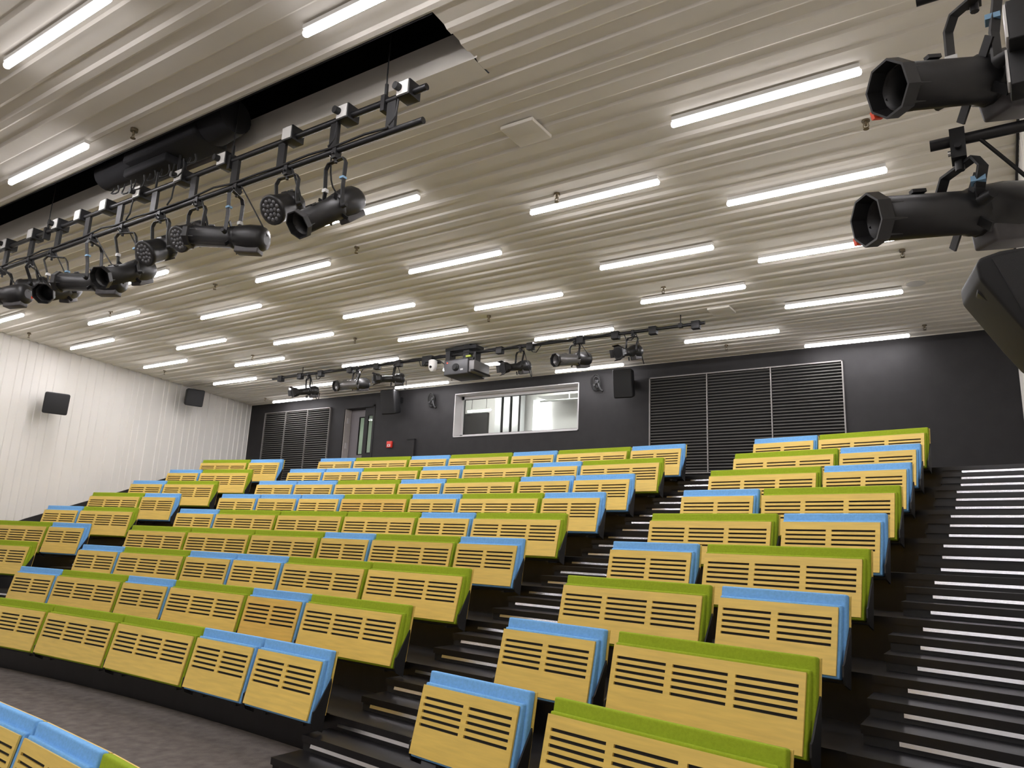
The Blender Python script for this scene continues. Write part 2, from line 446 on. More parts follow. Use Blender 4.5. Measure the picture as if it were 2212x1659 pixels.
# ------------------------------------------------------------------ profiled ceiling with the rigging slot
rc = random.Random(3)
ys = [YF]; zs = [ZC]; y = YF; hi = False
prof = []
while y < YB:
    flat = rc.choice([0.045, 0.06, 0.085, 0.11, 0.15]); slope = rc.choice([0.018, 0.026, 0.036])
    prof.append((y, ZC+(0.018 if hi else 0.0))); y += flat
    prof.append((min(y, YB), ZC+(0.018 if hi else 0.0))); y += slope; hi = not hi
prof = [p for p in prof if p[0] <= YB]+[(YB, ZC)]
SY0, SY1, SY2, SX = 3.49, 4.04, 4.27, -3.13
def interp(yy):
    for (a, za), (b, zb) in zip(prof[:-1], prof[1:]):
        if a <= yy <= b and b > a: return za+(zb-za)*(yy-a)/(b-a)
    return ZC
def seg(y0, y1): return [(y0, interp(y0))]+[p for p in prof if y0 < p[0] < y1]+[(y1, interp(y1))]
cm = MB()
def strips(sg, xa, xb):
    vs = []
    for yy, zz in sg: vs += [V(xa(yy), yy, zz), V(xb(yy), yy, zz)]
    cm.add(vs, [(2*i, 2*i+1, 2*i+3, 2*i+2) for i in range(len(sg)-1)])
strips(seg(YF, SY0), xl, lambda y: XR)
strips(seg(SY0, SY2), lambda y: SX-0.05*(y-SY0), lambda y: XR)
strips([(SY1, ZC), (SY2, ZC)], xl, lambda y: SX-0.05*(y-SY0)-0.001)
strips(seg(SY2, YB), xl, lambda y: XR)
struct(cm.build('ceiling', CEIL))
rs = MB()      # the recess above the slot: pale upstand on the far side, black void above
xw = xl(3.8)
rs.add([V(xw, SY1, ZC), V(SX, SY1, ZC), V(SX, SY1, 5.765), V(xw, SY1, 5.765)], [(0,1,2,3)])
o = rs.build('ceiling', CEIL); struct(o)
rv = MB()
rv.add([V(xw, SY0, ZC), V(SX, SY0, ZC), V(SX, SY0, 7.0), V(xw, SY0, 7.0)], [(0,1,2,3)])
rv.add([V(xw, SY0, 7.0), V(SX, SY0, 7.0), V(SX, SY1+0.5, 7.0), V(xw, SY1+0.5, 7.0)], [(0,1,2,3)])
rv.add([V(xw, SY1+0.5, 5.765), V(SX, SY1+0.5, 5.765), V(SX, SY1+0.5, 7.0), V(xw, SY1+0.5, 7.0)], [(0,1,2,3)])
rv.add([V(xw, SY1, 5.765), V(SX, SY1, 5.765), V(SX, SY1+0.5, 5.765), V(xw, SY1+0.5, 5.765)], [(0,1,2,3)])
rv.add([V(SX, SY0, ZC+0.03), V(SX, SY1+0.5, ZC+0.03), V(SX, SY1+0.5, 7.0), V(SX, SY0, 7.0)], [(0,1,2,3)])
rv.box((SX/2+xw/2, SY0+0.03, 5.56), (SX-xw-0.02, 0.06, 0.012))
o = rv.build('ceiling', VOID); struct(o)

# ------------------------------------------------------------------ walls
def cladding(p0, p1, z0, z1, nrm, seed, m, name):
    # vertical irregular ribs between two floor points
    rr = random.Random(seed); p0 = V(*p0, 0); p1 = V(*p1, 0); L = (p1-p0).length; d = (p1-p0)/L; nrm = Vector(nrm)
    s = 0; hi = False; pr = []
    while s < L:
        f = rr.choice([0.035, 0.06, 0.08, 0.11, 0.16]); pr.append((s, hi)); s += f; pr.append((min(s, L), hi)); s += 0.010; hi = not hi
    pr = [q for q in pr if q[0] <= L]+[(L, False)]
    mb = MB(); vs = []
    for q, h in pr:
        b = p0+d*q-nrm*(0.018 if h else 0); vs += [b+V(0,0,z0), b+V(0,0,z1)]
    mb.add(vs, [(2*i, 2*i+1, 2*i+3, 2*i+2) for i in range(len(pr)-1)])
    b0, b1 = p0-nrm*0.12, p1-nrm*0.12
    mb.add([b0+V(0,0,z0), b0+V(0,0,z1), b1+V(0,0,z1), b1+V(0,0,z0)], [(0,1,2,3)])
    struct(mb.build(name, m))
ln = V(1, 0.2303, 0).normalized()
cladding((xl(YF), YF), (xl(YB), YB), LOW, ZC+0.02, ln, 5, WHITEWALL, 'wall_left')
cladding((XR, YF), (XR, YB), LOW, ZC+0.02, (-1,0,0), 6, WHITEWALL, 'wall_right')
fw = MB().bb((xl(YF), YF-0.15, LOW), (XR, YF, ZC+0.03)); struct(fw.build('wall_front', BLACKWALL))
root = thing('reflector_board', (-3.7, YF, 1.0), 'large white reflector board added on the unseen stage wall, washed by added lights', 'reflector')  # unseen board, added to give the step nosings something bright to reflect
MB().bb((-7.9, YF+.001, .9), (XR-.05, YF+.03, ZC-.25)).build('board', PALE, root)
fb = MB(); fb.bb((-7.95, YF+.001, .86), (XR-.03, YF+.045, .90)); fb.bb((-7.95, YF+.001, .86), (-7.90, YF+.045, ZC-.2)); fb.build('frame', LOUVF, root)
LAND = 9*H
DX0, DX1, DZ1 = -14.10, -13.00, 5.165
WX0, WX1, WZ0, WZ1 = -10.49, -7.225, 4.213, 5.235
wb = MB(); T0, T1 = YB, YB+0.34
XLB = xl(YB)-0.1
for a, b in (((XLB, LOW), (DX0, ZC+.03)), ((DX0, DZ1), (DX1, ZC+.03)), ((DX0, LOW), (DX1, LAND)), ((DX1, LOW), (WX0, ZC+.03)),
             ((WX0, LOW), (WX1, WZ0)), ((WX0, WZ1), (WX1, ZC+.03)), ((WX1, LOW), (XR+.12, ZC+.03))):
    wb.bb((a[0], T0, a[1]), (b[0], T1, b[1]))
struct(wb.build('wall_back', BLACKWALL))
# sloping black skirting along the left wall
sk = MB()
def lw(y, off): return V(xl(y), y, 0)+ln*off
pts = [(3.4, 0.30), (7.394, 1.932), (9.412, 2.62), (10.80, 3.11), (11.4, 3.30), (13.49, 3.30)]
poly = [lw(y, 0.004)+V(0,0,z) for y, z in pts]+[lw(13.49, 0.004)+V(0,0,LOW), lw(3.4, 0.004)+V(0,0,LOW)]
sk.prism(poly, ln*0.03); struct(sk.build('baseboard_left', BLACKWALL))
# dark strip where ceiling meets the right wall
tr = MB().bb((XR-0.020, 4.0, ZC-0.03), (XR-0.001, YB-0.002, ZC-0.001)); struct(tr.build('trim_1', BLACKWALL))

# ------------------------------------------------------------------ control-room window
wn = MB(); fy0, fy1 = YB-0.012, YB+0.30
ft = 0.045
wn.bb((WX0, fy0, WZ0), (WX1, fy1, WZ0+0.02)); wn.bb((WX0, fy0, WZ1-0.02), (WX1, fy1, WZ1))
wn.bb((WX0, fy0, WZ0), (WX0+0.02, fy1, WZ1)); wn.bb((WX1-0.02, fy0, WZ0), (WX1, fy1, WZ1))
win = struct(wn.build('window_1', FRAMEW))
fr = MB(); yy = YB+0.24
for a, b in (((WX0+.02, WZ0+.02), (WX1-.02, WZ0+.09)), ((WX0+.02, WZ1-.10), (WX1-.02, WZ1-.02)), ((WX0+.02, WZ0+.02), (WX0+.09, WZ1-.02)), ((WX1-.09, WZ0+.02), (WX1-.02, WZ1-.02))):
    fr.bb((a[0], yy, a[1]), (b[0], yy+0.05, b[1]))
fr.build('window_frame', FRAMEW, win)
gk = MB()
for a, b in (((WX0+.09, WZ0+.09), (WX1-.09, WZ0+.098)), ((WX0+.09, WZ1-.108), (WX1-.09, WZ1-.10)), ((WX0+.09, WZ0+.09), (WX0+.098, WZ1-.10)), ((WX1-.098, WZ0+.09), (WX1-.09, WZ1-.10))):
    gk.bb((a[0], yy+.01, a[1]), (b[0], yy+0.045, b[1]))
gk.build('gasket', LINER, win)
pt = MB(); ya, yb_ = yy+.040, yy-.055
pt.prism([V(WX0+.085, ya, WZ0+.085), V(WX1-.085, ya, WZ0+.085), V(WX1-.085, yb_, WZ1-.095), V(WX0+.085, yb_, WZ1-.095)], (0, .008, 0)); pt.build('pane', GLASS, win)
# the room behind it
bx0, bx1, by0, by1, bz0, bz1 = -12.62, -6.4, YB+0.345, 16.1, LAND, 5.75
bw = MB()
bw.bb((bx0, by1, bz0), (bx1, by1+.05, bz1)); bw.bb((bx0, by0, bz0-.05), (bx1, by1+.05, bz0)); bw.bb((bx0, by0, bz1), (bx1, by1+.05, bz1+.05))
bw.bb((bx0-.05, by0, bz0), (bx0, by1, bz1)); bw.bb((bx1, by0, bz0), (bx1+.05, by1, bz1))
bw.bb((-9.3, 15.2, 5.42), (bx1-.001, 15.9, bz1-.001))
struct(bw.build('wall_booth', BOOTHW))
dk = MB().bb((-12.55, 16.0, LAND+.005), (-11.32, 16.095, 5.30)); tag(dk.build('dark_cabinet', BLACKWALL), 'dark grey cabinet standing behind the left end of the control room window', 'cabinet')
du = []
for k in range(3):
    x = -10.88+k*0.27
    d = MB().bb((x, 15.72, LAND+.001), (x+.20, 16.0, bz1-.001))
    o = d.build('service_duct', DUCT)
    tag(o, ['leftmost', 'middle', 'rightmost'][k]+' of three silver upright ducts behind the control room window', 'duct', 'upright ducts in the control room')
    MB().bb((x+.20, 15.70, LAND+.001), (x+.235, 15.74, bz1-.001)).build('black_edge', LINER, o)
pn = MB().bb((-9.88, 15.99, 4.35), (-9.40, 16.09, 5.52)); tag(pn.build('lit_panel', SCREEN), 'glowing white panel on the wall behind the control room window', 'lit panel')
pp = thing('service_pipe', (-8.2, 15.5, 5.28), 'grey conduit pipe hanging behind the right half of the control room window', 'pipe')
MB().cyl((-9.15, 15.12, 5.27), (bx1+.001, 15.12, 5.27), 0.022, n=10).build('conduit', DUCT, pp)
MB().cyl((-8.35, 15.12, 5.27), (-8.35, 15.12, bz1), 0.018, n=10).build('hanger', DUCT, pp)
bl = thing('strip_light', (-11.0, 14.8, 5.60), 'bright strip lamp on the control room ceiling behind the window', 'lamp')
MB().bb((-11.9, 14.7, 5.70), (-9.9, 14.9, bz1-.001)).build('housing', PALE, bl)
MB().cyl((-11.85, 14.8, 5.67), (-9.95, 14.8, 5.67), 0.04, n=10).build('tube', BOOTHL, bl)
bl = thing('tube_lamp', (-10.8, 14.6, 5.2), 'glowing tube lamp hung low behind the left end of the control room window', 'lamp')
MB().cyl((-11.22, 15.0, 5.13), (-10.52, 15.0, 5.13), .022, n=10).build('tube', BOOTHL, bl)
m = MB(); m.bb((-11.24, 14.97, 5.15), (-10.5, 15.03, 5.18)); m.build('housing', PALE, bl)
for x in (-11.1, -10.65): MB().cyl((x, 15.0, 5.18), (x, 15.0, bz1), .006, n=6).build('suspension_wire', STEEL, bl)
bl = thing('strip_light', (-8, 14.6, 5.60), 'bright strip lamp on the control room ceiling right of the ducts', 'lamp')
MB().bb((-8.9, 14.5, 5.70), (-7.0, 14.7, bz1-.001)).build('housing', PALE, bl)
MB().cyl((-8.85, 14.6, 5.67), (-7.05, 14.6, 5.67), 0.04, n=10).build('tube', BOOTHL, bl)

# ------------------------------------------------------------------ doorway to the corridor
dj = MB()
dj.bb((DX0, YB-.01, LAND), (DX0+.03, YB+.02, DZ1)); dj.bb((DX1-.05, YB-.01, LAND), (DX1, YB+.34, DZ1)); dj.bb((DX0, YB-.01, DZ1-.05), (DX1, YB+.34, DZ1))
door = struct(dj.build('door_1', BLACKWALL))
lj = MB(); lj.bb((DX0+.002, YB+.021, LAND+.002), (DX0+.045, YB+.23, DZ1-.052)); lj.build('jamb', JAMB, door)
for z in (3.45, 4.1, 4.75): MB().bb((DX0+.046, YB+.09, z), (DX0+.056, YB+.16, z+.14)).build('hinge', FRAMEW, door)
def leaf(p0, p1, name_mat, gx0, gx1):
    p0 = V(*p0, 0); p1 = V(*p1, 0); L = (p1-p0).length; d = (p1-p0)/L; n = V(-d.y, d.x, 0); th = 0.028
    def slab(mb, s0, s1, z0, z1, t0=0, t1=th):
        vs = [p0+d*s+n*t+V(0,0,z) for s in (s0, s1) for t in (t0, t1) for z in (z0, z1)]
        mb.add(vs, [(0,1,3,2),(4,6,7,5),(0,4,5,1),(2,3,7,6),(0,2,6,4),(1,5,7,3)])
    z0, z1 = LAND+.01, DZ1-.055; ga, gb = 3.96, 4.90
    mb = MB(); slab(mb, 0, gx0, z0, z1); slab(mb, gx1, L, z0, z1); slab(mb, gx0, gx1, z0, ga); slab(mb, gx0, gx1, gb, z1)
    o = mb.build('door_leaf', name_mat, door)
    g = MB(); slab(g, gx0, gx1, ga, gb, .002, .008); g.build('vision_pane', GLASSG, o)
    b = MB()
    for s0, s1, a, c in ((gx0-.018, gx0, ga-.025, gb+.025), (gx1, gx1+.018, ga-.025, gb+.025), (gx0, gx1, ga-.025, ga), (gx0, gx1, gb, gb+.025)): slab(b, s0, s1, a, c, -.004, th+.004)
    b.build('bead', LINER, o)
    k = MB(); slab(k, .03, L-.03, z0+.02, z0+.18, -.003, 0); k.build('kick_plate', PALE, o)
    return o
leaf((DX1-.40, YB+.06), (DX1-.055, YB+.06), BLACKWALL, .125, .275)
leaf((DX0+.048, YB+.235), (DX0+.57, YB+.235), GREYP, .31, .47)
cw_ = MB(); cx0, cx1, cy0, cy1 = -15.4, -12.70, YB+.345, YB+2.4
cw_.bb((cx0, cy1, LAND), (cx1, cy1+.05, 5.6)); cw_.bb((cx0, cy0, LAND-.05), (cx1, cy1+.05, LAND)); cw_.bb((cx0, cy0, 5.6), (cx1, cy1+.05, 5.65))
cw_.bb((cx0-.05, cy0, LAND), (cx0, cy1, 5.6)); cw_.bb((cx1, cy0, LAND), (cx1+.03, cy1, 5.6))
struct(cw_.build('wall_corridor', BOOTHW))
cl = thing('corridor_lamp', (-13.9, 15.1, 5.55), 'white square lamp on the corridor ceiling beyond the open doorway', 'lamp')
MB().bb((-14.2, 14.8, 5.57), (-13.6, 15.4, 5.599)).build('housing', PALE, cl)
MB().bb((-14.15, 14.85, 5.555), (-13.65, 15.35, 5.57)).build('diffuser', CORRL, cl)

# ------------------------------------------------------------------ louvre panels on the back wall
def louvre(xs, z0, z1, label):
    root = thing('louvre_grille', (xs[0], YB, z0), label, 'grille')
    y0 = YB-0.045
    f = MB(); t = 0.022
    f.bb((xs[0], y0-.004, z1-t), (xs[-1], YB-.001, z1)); f.bb((xs[0], y0-.004, z0), (xs[-1], YB-.001, z0+t))
    f.bb((xs[0], y0-.004, z0), (xs[0]+t, YB-.001, z1)); f.bb((xs[-1]-t, y0-.004, z0), (xs[-1], YB-.001, z1))
    f.build('frame', LOUVF, root)
    MB().bb((xs[0]+t, YB-.006, z0+t), (xs[-1]-t, YB-.001, z1-t)).build('backing', LINER, root)
    for x in xs[1:-1]: MB().bb((x-.010, y0-.003, z0+t), (x+.010, YB-.006, z1-t)).build('mullion', LOUVF, root)
    n = 33; p = (z1-z0-2*t)/n
    for a, b in zip(xs[:-1], xs[1:]):
        m = MB(); rot = Matrix.Rotation(math.radians(38), 3, 'X')
        for k in range(n): m.box(((a+b)/2, YB-.027, z0+t+p*(k+.5)), (b-a-.03, 0.040, 0.004), rot)
        m.build('slats', LOUV, root)
louvre([-5.642, -4.48, -3.30, -2.084], 3.27, 5.178, 'grey three-panel louvre grille on the black back wall, right of the window')
louvre([-17.18, -16.31, -15.44, -14.565], 3.27, 5.195, 'grey three-panel louvre grille on the back wall, left of the doorway')

# ------------------------------------------------------------------ small things on the back wall
cp = thing('fire_call_point', (-12.41, YB, 4.06), 'small red fire call point on the black back wall, right of the doorway', 'alarm button')
MB().bb((-12.49, YB-.05, 4.04), (-12.33, YB-.001, 4.20)).build('housing', RED, cp, 0.008)
gl = MB(); gl.bb((-12.455, YB-.055, 4.065), (-12.365, YB-.05, 4.125)); gl.build('glass_window', PALE, cp)
sy = MB(); sy.cyl((-12.41, YB-.058, 4.095), (-12.41, YB-.055, 4.095), 0.018, n=12); sy.build('push_mark', RED, cp)
hb = thing('wall_box', (-11.71, YB, 3.7), 'flat black box fixed low on the back wall between doorway and window', 'box')
MB().bb((-11.82, YB-.06, 3.3), (-11.60, YB-.001, 4.20)).build('case', BLACKWALL, hb); MB().bb((-11.825, YB-.07, 4.20), (-11.595, YB-.001, 4.225)).build('lid', LINER, hb)
def coil(x, z, label):
    root = thing('cable_coil', (x, YB, z), label, 'cable')
    b = MB()
    for k, (r, t) in enumerate(((.15, .2), (.13, -.3), (.16, .5), (.11, 0.0))):
        pts = []
        for i in range(25):
            a = 2*PI*i/24
            pts.append(V(x+.02*k-.03+r*.62*math.cos(a), YB-.06-.012*k-.03*math.sin(a+t), z+r*math.sin(a)))
        b.tube(pts, 0.010, 6)
    b.build('loops', CABLE, root)
    MB().bb((x-.03, YB-.05, z-.02), (x+.05, YB-.001, z+.06)).build('hook_bracket', STEEL, root)
    MB().tube([V(x+.06, YB-.08, z-.02), V(x+.09, YB-.10, z-.10), V(x+.12, YB-.09, z-.17), V(x+.17, YB-.09, z-.20)], 0.022, 8).build('plug', STEEL, root)
    c = MB(); c.cyl((x+.05, YB-.11, z+.02), (x+.05, YB-.085, z+.02), 0.03, n=10); c.cyl((x-.02, YB-.115, z-.06), (x-.02, YB-.09, z-.06), 0.028, n=10); c.build('connector', STEEL, root)
coil(-11.15, 5.13, 'coil of black cable hung on the back wall, left of the window')
coil(-6.80, 5.18, 'coil of black cable hung on the back wall, right of the window')

# ------------------------------------------------------------------ loudspeakers
def speaker(c, fwd, w, h, d, label, wall_pt, pitch=0.25, taper=0.78):
    c = Vector(c); f = Vector(fwd).normalized(); f = (f-V(0,0,pitch)).normalized(); s = f.cross(V(0,0,1)).normalized(); u = s.cross(f)
    root = thing('loudspeaker', c, label, 'loudspeaker')
    poly = [c+f*(d/2)+s*(w/2*a)+u*(h/2*b) for a, b in ((-1,-1),(1,-1),(1,1),(-1,1))]
    back = [c-f*(d/2)+s*(w/2*taper*a)+u*(h/2*.9*b) for a, b in ((-1,-1),(1,-1),(1,1),(-1,1))]
    m = MB(); m.add(poly+back, [(0,1,2,3),(7,6,5,4)]+[(k, (k+1) % 4, 4+(k+1) % 4, 4+k) for k in range(4)])
    m.build('cabinet', SPK, root, 0.045, 3)
    g = MB(); rot = Matrix((s, f, u)).transposed(); g.box(c+f*(d/2+.004), (w*.9, .012, h*.92), rot); g.build('grille', SPKG, root, 0.005)
    b = MB(); wp = Vector(wall_pt); b.cyl(c-f*(d/2-.03), wp, .028, n=10); b.box(wp, (.10, .10, .14)); b.build('wall_bracket', STEEL, root)
speaker((-16.10, 7.42, 4.27), (1, -.35, 0), .46, .44, .34, 'black loudspeaker on the white left wall, nearer the stage', lw(7.5, .055)+V(0,0,4.27), .18)
speaker((-16.86, 10.98, 5.14), (1, -.35, 0), .44, .43, .34, 'black loudspeaker in the left wall corner under the ceiling', lw(11.05, .055)+V(0,0,5.14), .18)
speaker((-6.02, YB-.36, 5.03), (.12, -1, 0), .40, .58, .32, 'black loudspeaker under the ceiling between window and right louvre', (-6.02, YB-.055, 5.1), .22)
speaker((-12.15, YB-.36, 5.10), (.12, -1, 0), .42, .60, .32, 'black loudspeaker high on the back wall just right of the doorway', (-12.15, YB-.055, 5.2), .22)
# large one beside the camera on the right wall
def atd(px, py, d):
    v = _f+_R*((px-1106)/FPX)-_U*((py-829.5)/FPX); v.normalize(); return V(0,0,CAMZ)+v*d
RSPK = [(2109, 570), (2117, 556), (2160, 541), (2215, 532), (2262, 545), (2262, 765), (2212, 712), (2116, 602)]
root = thing('loudspeaker', atd(2190, 620, 5.2), 'large black loudspeaker cut off at the right edge, below the two spotlights', 'loudspeaker')
cab = MB(); poly = [atd(x, y, 5.0) for x, y in RSPK]; cab.prism(poly, V(-.10, .42, -.02)); cab.build('cabinet', SPK, root, 0.02, 3)
gr = MB(); poly = [atd(x, y, 4.985) for x, y in ((2142, 557), (2212, 541), (2256, 552), (2256, 735), (2212, 676))]; gr.prism(poly, V(0, .02, 0)); gr.build('grille', SPKG, root)
br = MB(); br.prism([atd(x, y, 5.1) for x, y in ((2112, 612), (2122, 606), (2169, 664), (2160, 673), (2111, 632))], V(-.03, .25, 0)); br.build('mounting_bracket', STEEL, root, 0.008)
MB().cyl(atd(2240, 640, 5.2), (XR-.03, atd(2240, 640, 5.2).y+.1, atd(2240, 640, 5.2).z), .03, n=10).build('wall_arm', STEEL, root)

# ------------------------------------------------------------------ ceiling lights
LIGHTS = [(-2.13,-.613,5.556),(-4.121,-2.604,6.457),(-2.166,-.639,7.246),(-6.564,-5.036,7.247),(-4.166,-2.647,8.285),(-8.847,-7.326,6.502),
 (-6.677,-5.097,8.948),(-4.235,-2.691,9.782),(-2.432,-.876,10.89),(-8.952,-7.402,8.357),(-11.299,-9.728,7.298),(-9.037,-7.452,9.825),(-6.714,-5.172,10.83),
 (-4.394,-2.79,12.044),(-2.631,-1.01,13.138),(-13.593,-11.995,6.585),(-13.672,-12.115,8.394),(-11.455,-9.848,8.988),(-11.548,-9.964,10.88),(-13.771,-12.186,9.857),
 (-16.0,-14.4,9.10),(-15.851,-14.25,7.415),(-16.007,-14.40,10.914),(-11.938,-10.326,13.005),(-16.485,-14.944,13.13),(-7.569,-6.017,13.075),
 (-8.765,-7.177,3.176),(-6.50,-4.95,2.16),(-4.048,-2.50,3.122),(-6.55,-4.981,5.566),(-11.26,-9.698,5.645),(-15.72,-14.161,5.736),(-9.70,-8.13,12.008),(-14.57,-13.008,12.05),(-2.30,-.75,8.95),
 (-13.3,-11.75,3.2),(-2.1,-.55,2.16),(-10.9,-9.35,2.16)]
for yy in (0.75, -2.1): LIGHTS += [(x, x+1.55, yy) for x in (-4.1, -8.5, -12.8)]
for yy in (-0.7, -3.6): LIGHTS += [(x, x+1.55, yy) for x in (-1.9, -6.3, -10.7)]
LIGHTS += [(x, x+1.55, yy) for yy in (-5.5, -4.9) for x in (-8.2, -6.3, -4.4, -2.4)]  # unseen fixtures added close to the front wall to brighten its white board
cols = {}
for l in LIGHTS:
    k = round((-(l[0]+l[1])/2-1.4)/2.27); cols.setdefault(k, []).append(l)
for k in sorted(cols):
    for i, (xa, xb, yy) in enumerate(sorted(cols[k], key=lambda l: -l[2])):
        lb = 'white linear ceiling light, %s from the back in the %s column from the right' % (ORD[i+1] if i else 'first', ORD[k+1])
        root = thing('ceiling_light', ((xa+xb)/2, yy, ZC), lb, 'ceiling light', 'linear ceiling lights')
        MB().bb((xa+.01, yy-.028, ZC-.036), (xb-.01, yy+.028, ZC-.0005)).build('housing', PALE, root)
        z = ZC-.062; r = .028
        o = MB().lathe((xa, yy, z), (1,0,0), [(0,.012),(.006,.022),(.02,r),(xb-xa-.02,r),(xb-xa-.006,.022),(xb-xa,.012)], 12, True, PI/12).build('diffuser', TUBEM, root)
        o.data.materials.append(TUBES)      # the sides of the diffuser glow far less than its underside
        for p in o.data.polygons: p.material_index = 0 if p.normal.z < -0.6 else 1

# ------------------------------------------------------------------ sprinklers, access points, ceiling speaker
SPR = [(-6.601,3.304),(-.699,6.38),(-.744,9.547),(-3.71,6.325),(-6.7,6.369),(-9.692,6.412),(-3.771,9.501),(-.772,12.849),(-3.876,12.75),(-12.885,9.612),(-16.488,12.875),
       (-6.81,9.529),(-9.885,9.567),(-10.092,12.814),(-12.681,6.469),(-15.7,6.53),(-16.106,9.666)]
rows = {}
for s in SPR: rows.setdefault(round(s[1]/3.2), []).append(s)
for k in sorted(rows, reverse=True):
    for i, (x, yy) in enumerate(sorted(rows[k])):
        rowname = {4: 'row nearest the back wall', 3: 'second row from the back wall', 2: 'third row from the back wall', 1: 'front strip before the slot'}[k]
        lb = 'small ceiling sprinkler, %s from left in the %s' % (ORD[i+1], rowname) if k > 1 else 'small ceiling sprinkler in the front strip before the rigging slot'
        root = thing('sprinkler_head', (x, yy, ZC), lb, 'sprinkler', 'ceiling sprinklers')
        MB().cyl((x, yy, ZC-.012), (x, yy, ZC+.026), .034, n=12).build('escutcheon', BRASS, root)
        m = MB().cyl((x, yy, ZC-.05), (x, yy, ZC-.012), .012, n=8); m.tube([V(x-.018, yy, ZC-.03), V(x-.022, yy, ZC-.06), V(x, yy, ZC-.078)], .004, 6); m.tube([V(x+.018, yy, ZC-.03), V(x+.022, yy, ZC-.06), V(x, yy, ZC-.078)], .004, 6)
        m.build('frame', BRASS, root); MB().cyl((x, yy, ZC-.084), (x, yy, ZC-.078), .024, n=12).build('deflector', BRASS, root)
for (x, yy, w, lb) in ((-3.33, 5.09, .34, 'flat square white access box on the ceiling, nearer the stage'), (-3.33, 10.75, .34, 'flat square white access box on the ceiling by the rear lighting bar')):
    root = thing('access_box', (x, yy, ZC), lb, 'ceiling box', 'flat boxes on the ceiling')
    MB().bb((x-w/2, yy-w/2, ZC-.045), (x+w/2, yy+w/2, ZC-.012)).build('cover', CEIL, root, .006)
    MB().bb((x-w/2+.03, yy-w/2+.03, ZC-.012), (x+w/2-.03, yy+w/2-.03, ZC+.026)).build('base', GREYP, root)
root = thing('ceiling_speaker', (-.711, 10.78, ZC), 'round flush speaker disc in the ceiling near the right wall', 'ceiling speaker')
MB().cyl((-.711, 10.78, ZC-.012), (-.711, 10.78, ZC+.02), .13, n=28).build('rim', CEIL, root); MB().cyl((-.711, 10.78, ZC-.016), (-.711, 10.78, ZC-.012), .115, n=28).build('grille', PALE, root)

# ------------------------------------------------------------------ front lighting truss
TY, TZU, TZL = 3.77, 5.13, 4.85
TX0, TX1 = -13.2, -3.38
root = thing('lighting_truss', ((TX0+TX1)/2, TY, TZU), 'black two-pipe ladder truss hung below the ceiling slot', 'lighting truss')
MB().cyl((TX0, TY, TZU), (TX1, TY, TZU), .027, n=14).build('upper_pipe', PIPE, root)
MB().cyl((TX0, TY, TZL), (TX1-.01, TY, TZL), .027, n=14).build('lower_pipe', PIPE, root)
SX_ = [-3.72, -4.345, -4.99, -5.625, -6.25, -6.90, -7.53, -8.17, -8.80, -9.43, -10.06, -10.7]
for x in SX_: MB().bb((x-.045, TY-.014, TZL-.005), (x+.045, TY+.014, TZU+.005)).build('strut', STEEL, root)
for i, x in enumerate((-3.57, -4.22, -4.88, -5.78, -6.45, -7.16, -7.80, -8.32, -8.81, -9.39, -10.05, -10.7)):
    o = MB().bb((x-.065, TY-.06, TZU-.045), (x+.065, TY+.075, TZU+.085)).build('socket_box', STEEL, root, .004)
    MB().bb((x-.055, TY-.067, TZU-.035), (x+.055, TY-.0605, TZU+.075)).build('face_plate', PALE, o)
    if i in (0, 1, 3, 4, 5, 8, 10): MB().cyl((x-.035, TY-.115, TZU+.022), (x-.03, TY-.067, TZU+.025), .03, n=12).build('plug', CABLE, o)
for x in (-3.80, -5.70, -9.1): 
    m = MB().tube([V(x, TY, TZU), V(x, TY-.005, TZU+.25), V(x, TY, 6.99)], .006, 6)
    m.cyl((x, TY, TZU+.05), (x, TY, TZU+.16), .015, n=8); m.bb((x-.02, TY-.035, TZU-.09), (x+.02, TY+.035, TZU+.05)); m.build('suspension_cable', STEEL, root)
lm = MB()
rcab = random.Random(9)
for xa, xb in zip(SX_[:-1], SX_[1:]):
    lm.tube([V(xa, TY-.03, TZL+.02), V(xa*.6+xb*.4, TY-.035, TZL+.018+rcab.uniform(0,.03)), V(xb, TY-.03, TZL+.02)], .010, 6)
lm.build('cable_loom', CABLE, root)
for x in (-3.64, -4.30, -6.53, -7.25):
    dr = MB().tube([V(x, TY-.02, TZU+.02), V(x+.02, TY-.05, TZU-.10), V(x+.01, TY-.05, TZU-.2), V(x-.06, TY-.045, TZL+.03)], .009, 6)
    dr.build('drop_cable', CABLE, root)
# winch in the slot
root = thing('hoist_winch', (-6.6, 3.76, 5.6), 'dark hoist winch hanging out of the ceiling slot above the truss', 'winch')
m = MB(); m.bb((-7.25, 3.56, 5.42), (-6.05, 3.94, 5.82)); m.build('gear_housing', VOID, root, .03)
MB().cyl((-6.05, 3.76, 5.60), (-5.72, 3.76, 5.60), .20, .17, n=20).build('motor', VOID, root)
MB().cyl((-7.9, 3.76, 5.52), (-7.25, 3.76, 5.52), .15, n=20).build('drum', VOID, root)
m = MB(); m.bb((-7.35, 3.64, 5.33), (-6.6, 3.88, 5.42)); m.build('cable_tray', VOID, root, .02)
for k in range(7):
    x = -7.5+.22*k; r = .06+.02*(k % 3)
    m = MB().tube([V(x+r*math.cos(a*PI/8)*.9, 3.66+.02*math.sin(a), 5.27-r*math.sin(a*PI/8)*(1.5+.3*(k % 2))) for a in range(9)], .008, 6)
    m.build('cable_loop', CABLE, root)
for x in (-6.55, -6.9): MB().cyl((x, 3.76, 5.15), (x, 3.76, 5.42), .012, n=8).build('lifting_cable', STEEL, root)
for x in (-7.7, -6.2): MB().bb((x-.05, 3.70, 5.82), (x+.05, 3.82, 6.99)).build('hanger_plate', VOID, root)

